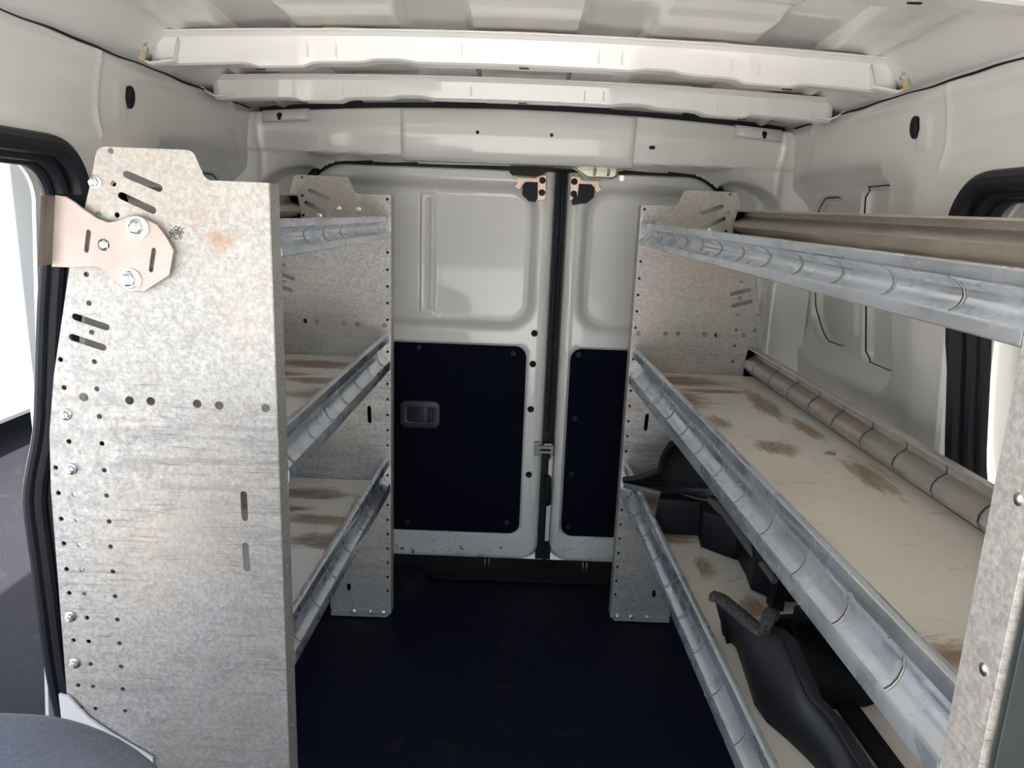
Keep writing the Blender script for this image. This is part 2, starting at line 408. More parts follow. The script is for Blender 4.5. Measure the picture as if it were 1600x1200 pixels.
def side_wall(s, name):
    mb = MB()
    ys = [-.65 + .0075 * 1 * i for i in range(0)]
    ys = [-.65 + .05 * i for i in range(34)]; ys = [y for y in ys if y < 1.04] + [1.04 + .006 * i for i in range(168)]
    zs = [-.02 + .03 * i for i in range(20)] ; zs = [z for z in zs if z < .55] + [.55 + .006 * i for i in range(120)]
    zs = [z for z in zs if z < SEAM_Z] + [SEAM_Z]
    idx = {}
    for i, y in enumerate(ys):
        for j, z in enumerate(zs):
            idx[i, j] = len(mb.v); mb.v.append(Vector((s * (X(z) - wall_off(y, z)), y, z)))
    # snap the ring of vertices nearest the opening to its outline
    for i, y in enumerate(ys[:-1]):
        for j, z in enumerate(zs[:-1]):
            yc = (y + ys[i + 1]) / 2; zc = (z + zs[j + 1]) / 2
            if in_door(yc, zc) < 0: continue
            mb.f.append([idx[i, j], idx[i + 1, j], idx[i + 1, j + 1], idx[i, j + 1]]); mb.m.append(0)
    for f in mb.f:
        for vi in f:
            v = mb.v[vi]
            if in_door(v.y, v.z) < 0:
                y, z = snap(v.y, v.z, in_door); mb.v[vi] = Vector((s * (X(z) - wall_off(y, z)), y, z))
    # return of the opening: rolls outward
    edge = rrect(.10, .02, DOOR_Y - .010, 1.100, .075, 10)
    rows = []
    for k, (off, dx) in enumerate(((.014, -.001), (.002, .002), (-.004, .012), (-.004, .045), (-.022, .044), (-.022, .05))):
        row = []
        for (y, z) in edge:
            cy, cz = 0.64, .566
            L = math.hypot(y - cy, z - cz)
            yy = y + (y - cy) / L * off; zz = z + (z - cz) / L * off
            row.append(Vector((s * (X(zz) + dx - (wall_off(yy, zz) if k < 2 else 0)), yy, zz)))
        row.append(row[0].copy()); rows.append(row)
    mb.loft(rows)
    # outer skin, so that the shell is a closed body
    for i in range(len(zs) - 1):
        pass
    o = mb.build(name, M['paint'], smooth=True, angle=50)
    tag(o, kind='structure', label='white painted inner side panel of the van on the %s' % ('left' if s < 0 else 'right'))
    # black round plug
    mb = MB(); z0 = 1.203; y0 = 1.352
    x0 = X(z0) - wall_off(y0, z0) - .005
    def gx(y, z): return X(z) - wall_off(y, z)
    mb.loft([[Vector((s * (min(gx(y0 + math.cos(a) * r, z0 + math.sin(a) * r * 1.15), x0 + .01) - .002 - dx), y0 + math.cos(a) * r, z0 + math.sin(a) * r * 1.15)) for a in [2 * PI * k / 20 for k in range(20)]] for r, dx in ((.0165, -.012), (.0165, .0015), (.013, .0022), (.004, .0012))], closed=True)
    mb.build('grommet', M['dark_hole'], o, smooth=True)
    # open joints round the two pressed window panels
    for (a, b, c2, e, r) in ((1.70, .745, 1.925, 1.10, .08), (1.43, .735, 1.645, 1.118, .022)):
        pts = rrect(a + .003, b + .003, c2 - .003, e - .003, r, 10); dense = []
        for p, q in zip(pts, pts[1:] + pts[:1]):
            n = max(1, int(math.dist(p, q) / .02))
            dense += [(lerp(p[0], q[0], k / n), lerp(p[1], q[1], k / n)) for k in range(n)]
        dense.append(dense[0])
        mb = MB(); mb.tube([Vector((s * (X(z) - wall_off(y, z) + .0005), y, z)) for y, z in dense], .0016, 6, caps=False)
        mb.build('panel_joint', M['dark_hole'], o)
    # double rubber weatherstrip round the opening
    mb = MB()
    for off, dx, r in ((.004, -.006, .0155), (-.014, .012, .0115), (-.024, .027, .0095)):
        pts = []
        for (y, z) in rrect(.10, .02, DOOR_Y - .010, 1.100, .075, 10):
            cy, cz = .64, .566; L = math.hypot(y - cy, z - cz)
            yy = y + (y - cy) / L * off; zz = z + (z - cz) / L * off
            pts.append(Vector((s * (X(zz) + dx - wall_off(yy, zz) * .6), yy, zz)))
        # resample densely down the long sides so the strip follows the wall
        dense = []
        for a, b in zip(pts, pts[1:] + pts[:1]):
            n = max(1, int((b - a).length / .03))
            for k in range(n):
                yy = lerp(a.y, b.y, k / n); zz = lerp(a.z, b.z, k / n)
                dense.append(Vector((s * (X(zz) + dx - wall_off(yy, zz) * .6), yy, zz)))
        dense.append(dense[0].copy())
        mb.tube(dense, r, 10, caps=False)
    w = mb.build('weatherstrip', M['rubber'], smooth=True)
    tag(w, kind='structure', label='black ribbed rubber seal around the %s side door opening' % ('open left' if s < 0 else 'closed right'))
    w.name = 'trim_%d' % (1 if s < 0 else 2)
    return o
wall_left = side_wall(-1, 'wall_left'); wall_right = side_wall(1, 'wall_right')

# outer skins (close the shell so light enters only through the openings)
mb = MB()
for s in (-1, 1):
    for y0, y1, z0, z1 in ((1.26, 2.16, -.1, 1.30), (-.65, .06, -.1, 1.30), (.06, 1.26, 1.15, 1.30)):
        mb.box((s * .85, (y0 + y1) / 2, (z0 + z1) / 2), (.012, y1 - y0, z1 - z0))
mb.box((0, 2.165, .6), (1.712, .012, 1.42)); mb.box((0, .75, 1.405), (1.712, 2.83, .012))
mb.box((-.78, .75, 1.33), (.15, 2.8, .14)); mb.box((.78, .75, 1.33), (.15, 2.8, .14))
tag(mb.build('trim_3', M['white_out']), kind='structure', label='outer body skin of the van')

# roof skin with pressed beads
mb = MB()
xs = [-.84] + [-.675 + .0075 * i for i in range(181)] + [.84]
ysr = [-.65 + .1 * i for i in range(16)] ; ysr = [y for y in ysr if y < .85] + [.85 + .0125 * i for i in range(105)]
def bead(x, y):
    b = 0
    for c in (-.465, -.155, .155, .465):
        w = .050
        b += sst(w + .016, w, abs(x - c)) * .018
    # shallow cross pressing between the bows
    b += .004 * sst(.012, 0, abs(y - 1.22) - .03) * sst(.62, .58, abs(x))
    e = .007 * math.exp(-((abs(x) - .60) / .010) ** 2)
    return b - e
rows = [[Vector((x, y, roofz(x, y) + bead(x, y))) for x in xs] for y in ysr]
mb.loft(rows)
roof = mb.build('ceiling', M['paint'], smooth=True, angle=40)
tag(roof, kind='structure', label='white painted underside of the roof with pressed beads')

# roof bows
def bow(y, zb0, zt0, drop, hb, name, label, xe=.655):
    """hat section swept across the van; zb0/zt0 are bottom and top at mid width"""
    mb = MB(); rows = []
    n = 84
    for i in range(n + 1):
        x = lerp(-xe, xe, i / n); q = (x / .65) ** 2
        zb = zb0 - drop * q; zt = zt0 - drop * q * .85
        k = .006 * sst(.02, .06, abs(abs(x) - .40) * -1 + .06) # local deepening
        zb -= .007 * sst(.060, .042, abs(abs(x) - .43)) - .005 * sst(.045, .030, abs(abs(x) - .24))
        e = sst(xe - .035, xe, abs(x)) * .010
        prof = [(y - .016, zt + .001), (y - .008, zt), (y - .002, zt - .006), (y + .004, zb + .014 - e), (y + .007, zb + .003), (y + .012, zb),
                (y + hb, zb + .001), (y + hb + .005, zb + .006), (y + hb + .012, zt - .006), (y + hb + .022, zt)]
        rows.append([Vector((x, a, b)) for a, b in prof])
    # second layer for thickness
    mb.loft(rows)
    o = mb.build(name, M['paint'], smooth=True, angle=28)
    sm = o.modifiers.new('thickness', 'SOLIDIFY'); sm.thickness = .0025; sm.offset = 1
    tag(o, kind='structure', label=label)
    # seams pressed into the face
    mb = MB()
    for x in (-.38, -.33, -.11, .13, .17, .36, .41):
        q = (x / .65) ** 2
        mb.box((x, y + .0015, (zt0 + zb0) / 2 - drop * q), (.003, .003, (zt0 - zb0) * .62))
    mb.build('pressed_rib', M['paint'], o)
    for x in (-.47, .0, .47):
        q = (x / .65) ** 2
        mb = MB(); mb.plate(slot((x - .006, 0), (x + .006, 0), .0032), [], .0012, lambda a, b, c, q=q: Vector((a, y + hb * .45 + b, zb0 - drop * q - (.006 if abs(x) > .4 else 0) - .0010 + c)))
        mb.build('slot_hole', M['dark_hole'], o)
    return o
bow1 = bow(1.38, 1.284, 1.331, .022, .050, 'trim_4', 'white pressed steel roof bow, the nearer and larger one')
bow2 = bow(1.65, 1.263, 1.303, .018, .045, 'trim_5', 'white pressed steel roof bow, the farther one')
bow0 = bow(.955, 1.318, 1.352, .026, .050, 'trim_6', 'white roof bow at the top edge of the view')

# bow feet: brackets with a bolt at each end
for s in (-1, 1):
    for (y, z, big) in ((1.385, 1.262, 1), (1.655, 1.250, 0)):
        mb = MB()
        w = .052 if big else .035
        rows = []
        for (dx, dz, hw) in ((-.055, .040, w * .75), (-.045, .004, w * .8), (-.006, -.004, w), (.012, .004, w * 1.05), (.03, .022, w * 1.1)):
            x = s * (.655 + dx)
            rows.append([Vector((x, y + .022 + t_ * hw * .9, z + dz + .001 + (.004 if abs(t_) > .9 else 0))) for t_ in (-1, -.9, -.4, .4, .9, 1)])
        mb.loft(rows)
        o = mb.build('bow_foot', M['paint'], bow1 if big else bow2, smooth=True, angle=50)
        sm = o.modifiers.new('thickness', 'SOLIDIFY'); sm.thickness = .002
        if big:
            mb = MB(); c0 = Vector((s * .650, y - .028, z + .028))
            mb.cyl(c0, c0 + Vector((0, -.010, -.006)), .0085, 12); mb.cyl(c0 + Vector((0, -.010, -.006)), c0 + Vector((0, -.014, -.016)), .006, 8)
            mb.build('foot_bolt', M['zinc'], o)
            mb = MB(); c1 = c0 + Vector((0, -.014, -.016)); mb.cyl(c1, c1 + Vector((s * .001, -.004, -.014)), .006, 8, .004)
            mb.build('tan_clip', M['glove'], o)

# mastic pads squeezed between roof and bows
for by, zt0, drop in ((1.372, 1.331, .022), (1.642, 1.303, .018)):
    for x in (-.31, 0, .31):
        mb = MB(); q = (x / .65) ** 2; z = zt0 - drop * q * .85 + .0045
        mb.plate(slot((x - .030, 0), (x + .030, 0), .011), [], .005, lambda a, b, c, z=z, by=by: Vector((a, by + b * .5 + .004, z + c - .001)), bevel=.0015)
        mb.build('mastic_pad', M['mastic'], bow1 if by < 1.5 else bow2, smooth=True)

# dark seam line along the roof rail (open joint)
for s in (-1, 1):
    mb = MB(); rows = []
    for i in range(110):
        y = .3 + i * .0148
        wv = .0008 * math.sin(y * 23) + .0006 * math.sin(y * 51 + 1)
        h = .0003 + .0010 * (1 + math.sin(y * 17)) / 2
        x = s * (.6735); rows.append([Vector((x, y, SEAM_Z - .003 + wv - h)), Vector((x - s * .003, y, SEAM_Z - .002 + wv)), Vector((x, y, SEAM_Z - .001 + wv + h))])
    mb.loft(rows)
    mb.build('roof_seam_gap', M['dark_hole'], wall_left if s < 0 else wall_right)

# rear header and door frame, one pressed surface
def zt_h(x): return 1.281 - .030 * (abs(x) / .668) ** 2
def header(x0, x1, dy, name, label, mat='paint'):
    mb = MB(); rows = []
    n = 40
    for i in range(n + 1):
        x = lerp(x0, x1, i / n); zt = zt_h(x); zb = 1.156
        prof = [(1.965, zt + .004), (1.945, zt + .003), (1.936, zt - .004), (1.934, zt - .02), (1.936, zt - .060), (1.941, zb + .026), (1.948, zb + .008), (1.958, zb), (1.99, zb - .002)]
        rows.append([Vector((x, a - dy, b)) for a, b in prof])
    mb.loft(rows)
    o = mb.build(name, M[mat], smooth=True, angle=60)
    sm = o.modifiers.new('thickness', 'SOLIDIFY'); sm.thickness = .002
    return tag(o, kind='structure', label=label)
OC = (.598, 1.087)
def frame_y(x, z):
    d = sdrr(x, z, -.585, -.3, .565, 1.152, .13)
    low = sst(1.15, 1.05, z)
    y = 2.035 - .090 * (sst(.0, .04, d) * .6 + sst(.005, .08, d) * .4)
    if z > 1.152: y = min(y, 2.035 - .094 * sst(1.150, 1.166, z))
    y -= .006 * sst(1.17, 1.23, z)
    k = max(0., abs(x) - .585); y -= .14 * k * k / .15
    # crease between header and corner
    y -= .004 * math.exp(-((abs(x) - (.655 + .05 * (1.25 - z) * 5 * sst(1.15, 1.25, z))) / .006) ** 2)
    # oval pocket
    s = 1 if x > 0 else -1
    dx, dz = x - s * OC[0], z - OC[1]; th = s * math.radians(26)
    ex = dx * math.cos(th) - dz * math.sin(th); ez = dx * math.sin(th) + dz * math.cos(th)
    q = math.hypot(ex / .078, ez / .036)
    y += .075 * sst(1.0, .80, q) 
    return y
mb = MB(); nx, nz = 280, 200
xs_ = [lerp(-.76, .76, i / nx) for i in range(nx + 1)]
def fd(x, z): return sdrr(x, z, -.585, -.3, .565, 1.152, .13)
def frow(j, x): return lerp(0., zt_h(x), (j / nz) ** .75)
idx = {}
for j in range(nz + 1):
    for i, x in enumerate(xs_):
        z = frow(j, x); idx[i, j] = len(mb.v); mb.v.append(Vector((x, frame_y(x, z), z)))
for i, x in enumerate(xs_):
    for q, (dy, dz) in enumerate(((.006, .004), (.03, .005))):
        idx[i, nz + 1 + q] = len(mb.v); mb.v.append(Vector((x, frame_y(x, zt_h(x)) + dy, zt_h(x) + dz)))
for j in range(nz + 2):
    for i in range(nx):
        c = mb.v[idx[i, j]]; c2 = mb.v[idx[i + 1, j + 1]]
        if fd((c.x + c2.x) / 2, (c.z + c2.z) / 2) < 0: continue
        mb.f.append([idx[i, j], idx[i + 1, j], idx[i + 1, j + 1], idx[i, j + 1]]); mb.m.append(0)
for f in mb.f:
    for vi in f:
        v = mb.v[vi]
        if fd(v.x, v.z) < 0:
            x, z = snap(v.x, v.z, fd); mb.v[vi] = Vector((x, frame_y(x, z), z))
hdr = mb.build('wall_back', M['paint'], smooth=True, angle=70)
back = hdr
tag(hdr, kind='structure', label='white header rail and corner posts framing the rear doors')
hc = header(-.302, .284, .006, 'trim_8', 'raised white centre cover on the header above the rear doors')
for x, z in ((-.11, 1.226), (.075, 1.226)):
    mb = MB(); mb.cyl((x, 1.932, z), (x, 1.9285, z), .0045, 12); mb.build('screw_hole', M['dark_hole'], hc)
mb = MB(); mb.plate(slot((.325, 1.206), (.332, 1.206), .0045), [], .002, lambda a, b, c: Vector((a, 1.9355 + c, b))); mb.build('slot_hole', M['dark_hole'], hdr)
# dark joint above the header and along the centre cover
mb = MB()
mb.loft([[Vector((x, 1.950, zt_h(x) + .001)), Vector((x, 1.952, roofz(x, 1.95) + .02))] for x in [lerp(-.66, .66, i / 30) for i in range(31)]])
mb.build('shadow_joint', M['dark_hole'], hdr)
# rail brackets on the header corners with small bolts
for s in (-1, 1):
    mb = MB()
    rows = [[Vector((s * x, 1.928 - b, zt_h(x) + .001 + c)) for b, c in ((-.03, .006), (.0, .004), (.007, -.004), (.009, -.020), (.004, -.026))] for x in (.53, .56, .60, .645)]
    mb.loft(rows); o = mb.build('header_bracket', M['paint'], hdr, smooth=True, angle=60)
    o.modifiers.new('thickness', 'SOLIDIFY').thickness = .002
    mb = MB(); mb.cyl((s * .60, 1.921, zt_h(.6) - .008), (s * .60, 1.914, zt_h(.6) - .011), .006, 8); mb.cyl((s * .60, 1.916, zt_h(.6) - .011), (s * .60, 1.914, zt_h(.6) - .020), .004, 8)
    mb.build('small_bolt', M['dark_hole'], o)

# black seal round the rear opening
mb = MB()
pts = rrect(-.590, -.005, .570, 1.157, .13, 10, (1, 1, 0, 0))
mb.tube([Vector((a, 2.050, b)) for a, b in pts] + [Vector((pts[0][0], 2.050, pts[0][1]))], .011, 8, caps=False)
tag(mb.build('trim_9', M['rubber'], smooth=True), kind='structure', label='black rubber seal around the rear door opening')

# ------------------------------------------------------------------ rear doors
def rear_door(name, x0, x1, inner, label):
    """inner = +1 when the meeting edge is x1"""
    mb = MB()
    if inner > 0: ux0, ux1 = -.62, x1 - .036; px0, px1 = -.56, x1 - .060
    else: ux0, ux1 = x0 + .036, .62; px0, px1 = x0 + .034, .56
    nx = int((x1 - x0) / .0055); nz = 210
    rows = []
    for j in range(nz + 1):
        z = lerp(.0, 1.146, j / nz); row = []
        for i in range(nx + 1):
            x = lerp(x0, x1, i / nx)
            d1 = sdrr(x, z, ux0, .705, ux1, 1.118, .085)
            y = 2.075 + .030 * sst(0, -.026, d1) + .003 * sst(-.030, -.034, d1)
            d2 = sdrr(x, z, px0 - .012, .075, px1 + .012, .672, .038)
            y += .012 * sst(0, -.012, d2)
            if inner > 0:   # upright hat-section stiffener
                d3 = sdrr(x, z, -.272, .745, -.228, 1.082, .004)
                y -= .006 * sst(0, -.004, d3) - .010 * sst(0, -.006, sdrr(x, z, -.259, .755, -.241, 1.07, .006))
                y -= .008 * sst(0, -.012, sdrr(x, z, -.29, .735, -.21, .752, .008))
            # rounded lower meeting corner and outer edges rolling back
            xe = (x1 - x) if inner > 0 else (x - x0)
            r = .055
            if xe < r and z < r: de = r - math.hypot(r - xe, r - z)
            else: de = min(xe, z)
            y += .022 * sst(.014, -.004, de)
            # raised lip along the meeting edge
            y -= .004 * math.exp(-((xe - .020) / .004) ** 2) * sst(.06, .12, z)
            row.append(Vector((x, y, z)))
        rows.append(row)
    # drop faces outside the rounded lower corner
    n = nx + 1; base = len(mb.v); mb.v += [v for g in rows for v in g]
    for j in range(nz):
        for i in range(nx):
            c = rows[j][i]; xe = (x1 - c.x) if inner > 0 else (c.x - x0); z = c.z
            if xe < .055 and z < .055 and math.hypot(.055 - xe, .055 - z) > .0555: continue
            mb.f.append([base + j * n + i, base + j * n + i + 1, base + (j + 1) * n + i + 1, base + (j + 1) * n + i]); mb.m.append(0)
    o = mb.build(name, M['paint_wear'], smooth=True, angle=40)
    sm = o.modifiers.new('thickness', 'SOLIDIFY'); sm.thickness = .004; sm.offset = -1
    tag(o, kind='structure', label=label)
    # carpeted lower card
    mb = MB(); mb.plate(rrect(px0, .088, px1, .660, .030), [], .008, lambda a, b, c: Vector((a, 2.078 + c, b)), bevel=.002)
    card = mb.build('carpet_card', M['carpet'], o, smooth=True, angle=40)
    ys = 2.0725
    spots = [(-.271, .648), (.0, .642), (-.30, .11), (.0, .12)] if inner > 0 else [(x0 + .055, .645), (x0 + .055, .455), (x0 + .055, .285), (x0 + .055, .115)]
    first = None
    for (x, z) in spots:
        if first is None:
            q = MB(); q.loft([[Vector((x + r * math.cos(a), ys - d, z + r * math.sin(a))) for a in [2 * PI * k / 12 for k in range(12)]] for r, d in ((.008, -.003), (.008, .0015), (.005, .003), (.001, .0032))], closed=True)
            first = q.build('push_clip', M['rubber'], card, smooth=True); fx, fz = x, z
        else:
            c = first.copy(); COL.objects.link(c); c.parent = card; c.location = (x - fx, 0, z - fz)
    return o
d1 = rear_door('door_1', -.592, .096, 1, 'wider left rear door, white with navy carpet card and inside handle')
d2 = rear_door('door_2', .133, .572, -1, 'narrower right rear door, white with navy carpet card')
# black gap seal between the doors
mb = MB(); mb.box((.1145, 2.098, .575), (.046, .02, 1.15)); mb.tube([(.108, 2.083, .41), (.108, 2.083, 1.15)], .007, 8); mb.tube([(.120, 2.084, .0), (.120, 2.084, 1.15)], .006, 8)
mb.build('gap_seal', M['rubber'], d2, smooth=True)
# thin white flange below the latch on the narrow door
mb = MB(); mb.box((.124, 2.084, .20), (.012, .012, .27)); mb.build('edge_flange', M['paint_wear'], d2)
# rubber plugs on the stile
first = None
for (x, z) in ((.058, .703), (.0575, .614), (.057, .480), (.060, .279)):
    if first is None:
        q = MB(); q.loft([[Vector((x + r * math.cos(a), 2.0715 - d, z + r * math.sin(a))) for a in [2 * PI * k / 16 for k in range(16)]] for r, d in ((.0095, -.002), (.0095, .0025), (.0075, .0035), (.0055, .0015), (.003, .001), (.0005, .003))], closed=True)
        first = q.build('door_plug', M['dark_hole'], d1, smooth=True); fx, fz = x, z
    else:
        c = first.copy(); COL.objects.link(c); c.parent = d1; c.location = (x - fx, 0, z - fz)
# inside handle
mb = MB(); mb.plate(rrect(-.318, .416, -.210, .490, .016), [rrect(-.304, .428, -.224, .478, .010)], .014, lambda a, b, c: Vector((a, 2.067 + c, b)), bevel=.004)
hd = mb.build('handle_bezel', simple('satin_handle_plastic', (.045, .047, .055), .35), d1, smooth=True, angle=40)
mb = MB(); mb.plate(rrect(-.306, .426, -.222, .480, .010), [], .004, lambda a, b, c: Vector((a, 2.0715 + c, b))); mb.build('handle_cup', M['plastic'], hd)
mb = MB(); mb.plate(rrect(-.285, .430, -.242, .476, .007), [], .008, lambda a, b, c: Vector((a, 2.0665 + c, b)), bevel=.002)
mb.box((-.270, 2.062, .453), (.007, .006, .040)); mb.box((-.256, 2.063, .453), (.005, .006, .036)); mb.box((-.233, 2.066, .453), (.010, .006, .03))
mb.build('handle_lever', simple('lever_plastic', (.028, .029, .034), .3), hd, smooth=True, angle=40)

# upper latches
def latch(x, s, label):
    e = empty('door_latch', (x, 2.06, 1.10), label, 'latch', 'rear door latches')
    mb = MB()
    mb.plate([(x - s * .004, 1.135), (x - s * .004, 1.073), (x - s * .022, 1.070), (x - s * .028, 1.083), (x - s * .023, 1.094), (x - s * .030, 1.103), (x - s * .024, 1.113), (x - s * .032, 1.135)],
             [circ((x - s * .013, 1.122), .0055), circ((x - s * .013, 1.090), .0055)], .003, lambda a, b, c: Vector((a, 2.058 + c, b)), bevel=.0006)
    mb.box((x - s * .05, 2.066, 1.118), (.06, .012, .018)); mb.box((x - s * .075, 2.060, 1.108), (.014, .010, .02), Euler((0, s * .7, 0)))
    mb.build('mounting_plate', M['yellow_zinc'], e)
    for z in (1.122, 1.090):
        mb = MB(); mb.cyl((x - s * .013, 2.060, z), (x - s * .013, 2.052, z), .0065, 6); mb.cyl((x - s * .013, 2.061, z), (x - s * .013, 2.056, z), .009, 14)
        mb.build('bolt', M['plastic'], e)
    mb = MB()
    A = [(-.026, 1.116), (-.058, 1.116), (-.066, 1.108), (-.066, 1.082), (-.048, 1.066), (-.030, 1.064), (-.024, 1.076)]
    mb.prism([(x + s * a, 2.040, z) for a, z in A], (0, .026, 0)); mb.box((x - s * .058, 2.036, 1.098), (.016, .010, .022)); mb.box((x - s * .040, 2.037, 1.098), (.010, .008, .028))
    if s < 0: mb.prism([(x - s * .02, 2.034, 1.088), (x - s * .008, 2.034, 1.073), (x - s * .012, 2.034, 1.060), (x - s * .03, 2.034, 1.064)], (0, .03, 0))
    mb.build('latch_housing', M['plastic'], e)
    return e
LA = latch(.074, 1, 'black latch on copper-coloured plate at top of the wider rear door')
LB = latch(.134, -1, 'black latch on copper-coloured plate at top of the narrower rear door')
# strikers hanging from the header
e = empty('door_striker', (.04, 2.02, 1.15), 'black striker cover under header, above the left latch', 'striker', 'rear door strikers')
mb = MB(); mb.prism([(-.028, 2.016, 1.158), (-.028, 2.016, 1.138), (-.020, 2.016, 1.131), (.046, 2.016, 1.129), (.084, 2.016, 1.150), (.098, 2.016, 1.158)], (0, .028, 0)); mb.build('striker_cover', M['plastic'], e)
mb = MB(); mb.box((.025, 2.012, 1.160), (.115, .018, .006))
for x in (-.018, -.004, .022, .04): mb.cyl((x, 2.006, 1.160), (x, 2.006, 1.168), .0045, 6)
mb.build('striker_bracket', M['zinc'], e)
e = empty('door_striker', (.20, 2.02, 1.15), 'olive zinc striker plate with two loops, above the right latch', 'striker', 'rear door strikers')
mb = MB(); pl = [(.140, 1.163), (.140, 1.155), (.178, 1.132), (.244, 1.132), (.254, 1.138), (.256, 1.164)]
mb.prism([(a, 2.018, b) for a, b in pl], (0, .003, 0)); mb.tube([Vector((a, 2.014, b)) for a, b in pl], .0028, 8); mb.build('striker_plate', M['olive_zinc'], e, smooth=True)
for x in (.196, .232):
    mb = MB(); mb.tube([(x, 2.018, 1.164), (x, 2.008, 1.162), (x, 2.006, 1.146), (x, 2.018, 1.140)], .0035, 8); mb.box((x, 2.016, 1.158), (.016, .006, .012)); mb.build('loop', M['zinc'], e, smooth=True)
# clear clip beside the right striker
mb = MB(); mb.box((.270, 2.032, 1.134), (.012, .004, .014)); mb.build('wedge_clip', M['zinc'], e)
# middle lock between the doors
e = empty('lock_catch', (.10, 2.05, .36), 'small grey steel catch midway down the door gap', 'catch')
mb = MB(); mb.box((.080, 2.062, .364), (.016, .016, .040)); mb.box((.103, 2.058, .371), (.046, .014, .009)); mb.box((.104, 2.060, .356), (.038, .014, .007)); mb.box((.124, 2.062, .362), (.008, .016, .034)); mb.cyl((.10, 2.05, .380), (.122, 2.05, .380), .005, 8)
mb.build('catch_body', simple('dull_steel', (.25, .26, .25), .4, .8), e)
mb = MB(); mb.box((.118, 2.064, .338), (.008, .012, .010)); mb.build('rubber_stop', M['rubber'], e)
mb = MB(); mb.plate(slot((.1175, .270), (.119, .195), .0075), [], .014, lambda a, b, c: Vector((a, 2.066 + c, b)), bevel=.003)
tag(mb.build('release_lever', M['plastic'], smooth=True), 'slim black release lever low in the gap between rear doors', 'lever')

# black sill plate under the doors
mb = MB(); out = [(-.225, 1.995), (-.240, 1.975), (-.225, 1.945), (-.19, 1.932), (.30, 1.932), (.52, 1.932), (.52, 1.995)]
mb.plate(out, [], .012, lambda a, b, c: Vector((a, b, .008 + c)), bevel=.004)
mb.box((.0, 2.035, .0), (1.16, .07, .016))
sp = mb.build('trim_10', M['scuff'], smooth=True, angle=40); tag(sp, kind='structure', label='black plastic sill plate below the rear doors')
for x in (-.13, -.01, .10, .21, .30):
    mb = MB(); mb.box((x, 1.948, .014), (.014, .006, .003)); mb.build('sill_slot', M['dark_hole'], sp)
first = None
for x in (-.055, .235):
    e2 = MB()
    for dx in (-.005, .006): e2.tube([(x + dx, 1.998, .012), (x + dx, 1.992, .026), (x + dx, 2.004, .034), (x + dx, 2.012, .014)], .0022, 6)
    e2.build('striker_loop', M['zinc'], sp, smooth=True)

# ------------------------------------------------------------------ right sliding door (closed) seen through its opening
mb = MB(); rows = []
for j in range(60):
    z = lerp(.0, 1.15, j / 59); row = []
    for i in range(60):
        y = lerp(.05, 1.23, i / 59)
        d = sdrr(y, z, .18, .62, 1.10, 1.06, .07)
        row.append(Vector((X(z) + .052 + .012 * sst(0, -.02, d), y, z)))
    rows.append(row)
mb.loft(rows); o = mb.build('door_3', M['paint'], smooth=True)
tag(o, kind='structure', label='closed white right sliding door with blanked window')

# ------------------------------------------------------------------ shelving units
SC = 1.138
def zz(z): return 1.03 - (1.03 - z) * SC
OUT = [(0, 1.0545), (.068, 1.055), (.0735, 1.0595), (.083, 1.083), (.086, 1.086), (.091, 1.0875), (.186, 1.0875), (.192, 1.085), (.195, 1.081), (.205, 1.045), (.215, 1.015), (.238, .95), (.270, .818), (.283, .744), (.289, .668), (.296, .431), (.298, .372)]
HOLES = [(.178, 1.083), (.178, 1.047), (.177, 1.012), (.198, 1.012), (.219, .942), (.219, .908), (.219, .873), (.260, .838), (.219, .837), (.259, .803), (.219, .803), (.219, .768), (.260, .734), (.219, .733), (.280, .699), (.219, .698),
         (.28, .665), (.26, .664), (.219, .664), (.28, .63), (.26, .63), (.219, .629), (.28, .596), (.26, .595), (.22, .594), (.28, .56), (.26, .56), (.22, .559), (.28, .526), (.26, .526), (.22, .524), (.26, .491), (.22, .49),
         (.281, .457), (.261, .456), (.22, .455), (.261, .422), (.221, .42), (.281, .389), (.261, .388), (.221, .386), (.28, .354), (.261, .354), (.221, .352)]
BIG = [(.236, .792), (.18, .79), (.154, .79), (.097, .789), (.07, .788), (.013, .787)]
SLOTS = [((.162, 1.058), (.126, 1.044)), ((.170, 1.034), (.135, 1.019)), ((.237, .891), (.201, .880)), ((.243, .866), (.207, .855))]
VSL = [((.045, .673), (.045, .641)), ((.046, .603), (.045, .571))]
BOLTS = [(.199, 1.048), (.26, .769), (.26, .698), (.281, .492), (.282, .423)]
RIBZ = [1.053, .933, .893, .854, .815, .775, .698, .660, .619, .580, .541, .502, .463, .424, .385, .345, .306, .266, .227, .187, .148, .108, .069]

# hexagon flange bolt, axis -Y, made once and copied
def bolt_mesh():
    mb = MB()
    mb.loft([[Vector((r * math.cos(a), -d, r * math.sin(a))) for a in [2 * PI * k / 18 for k in range(18)]] for r, d in ((.0085, 0), (.0085, .0012), (.0062, .0022))], closed=True)
    mb.loft([[Vector((r * math.cos(a), -d, r * math.sin(a))) for a in [2 * PI * k / 6 for k in range(6)]] for r, d in ((.0062, .0015), (.0062, .0062), (.0045, .0072))], closed=True)
    mb.cyl((0, -.0070, 0), (0, -.0095, 0), .0032, 12)
    return mb
BOLT = None
def put_bolt(p, parent, scale=1., face=-1, name='bolt', washer=False):
    global BOLT
    if BOLT is None:
        o = bolt_mesh().build(name, M['zinc'], None, smooth=True, angle=30); BOLT = o
    else:
        o = BOLT.copy(); COL.objects.link(o)
    o.name = name; o.parent = parent; o.location = Vector(p) - wloc(parent); o.scale = (scale,) * 3
    o.rotation_euler = (0, random.random(), 0 if face < 0 else PI)
    return o

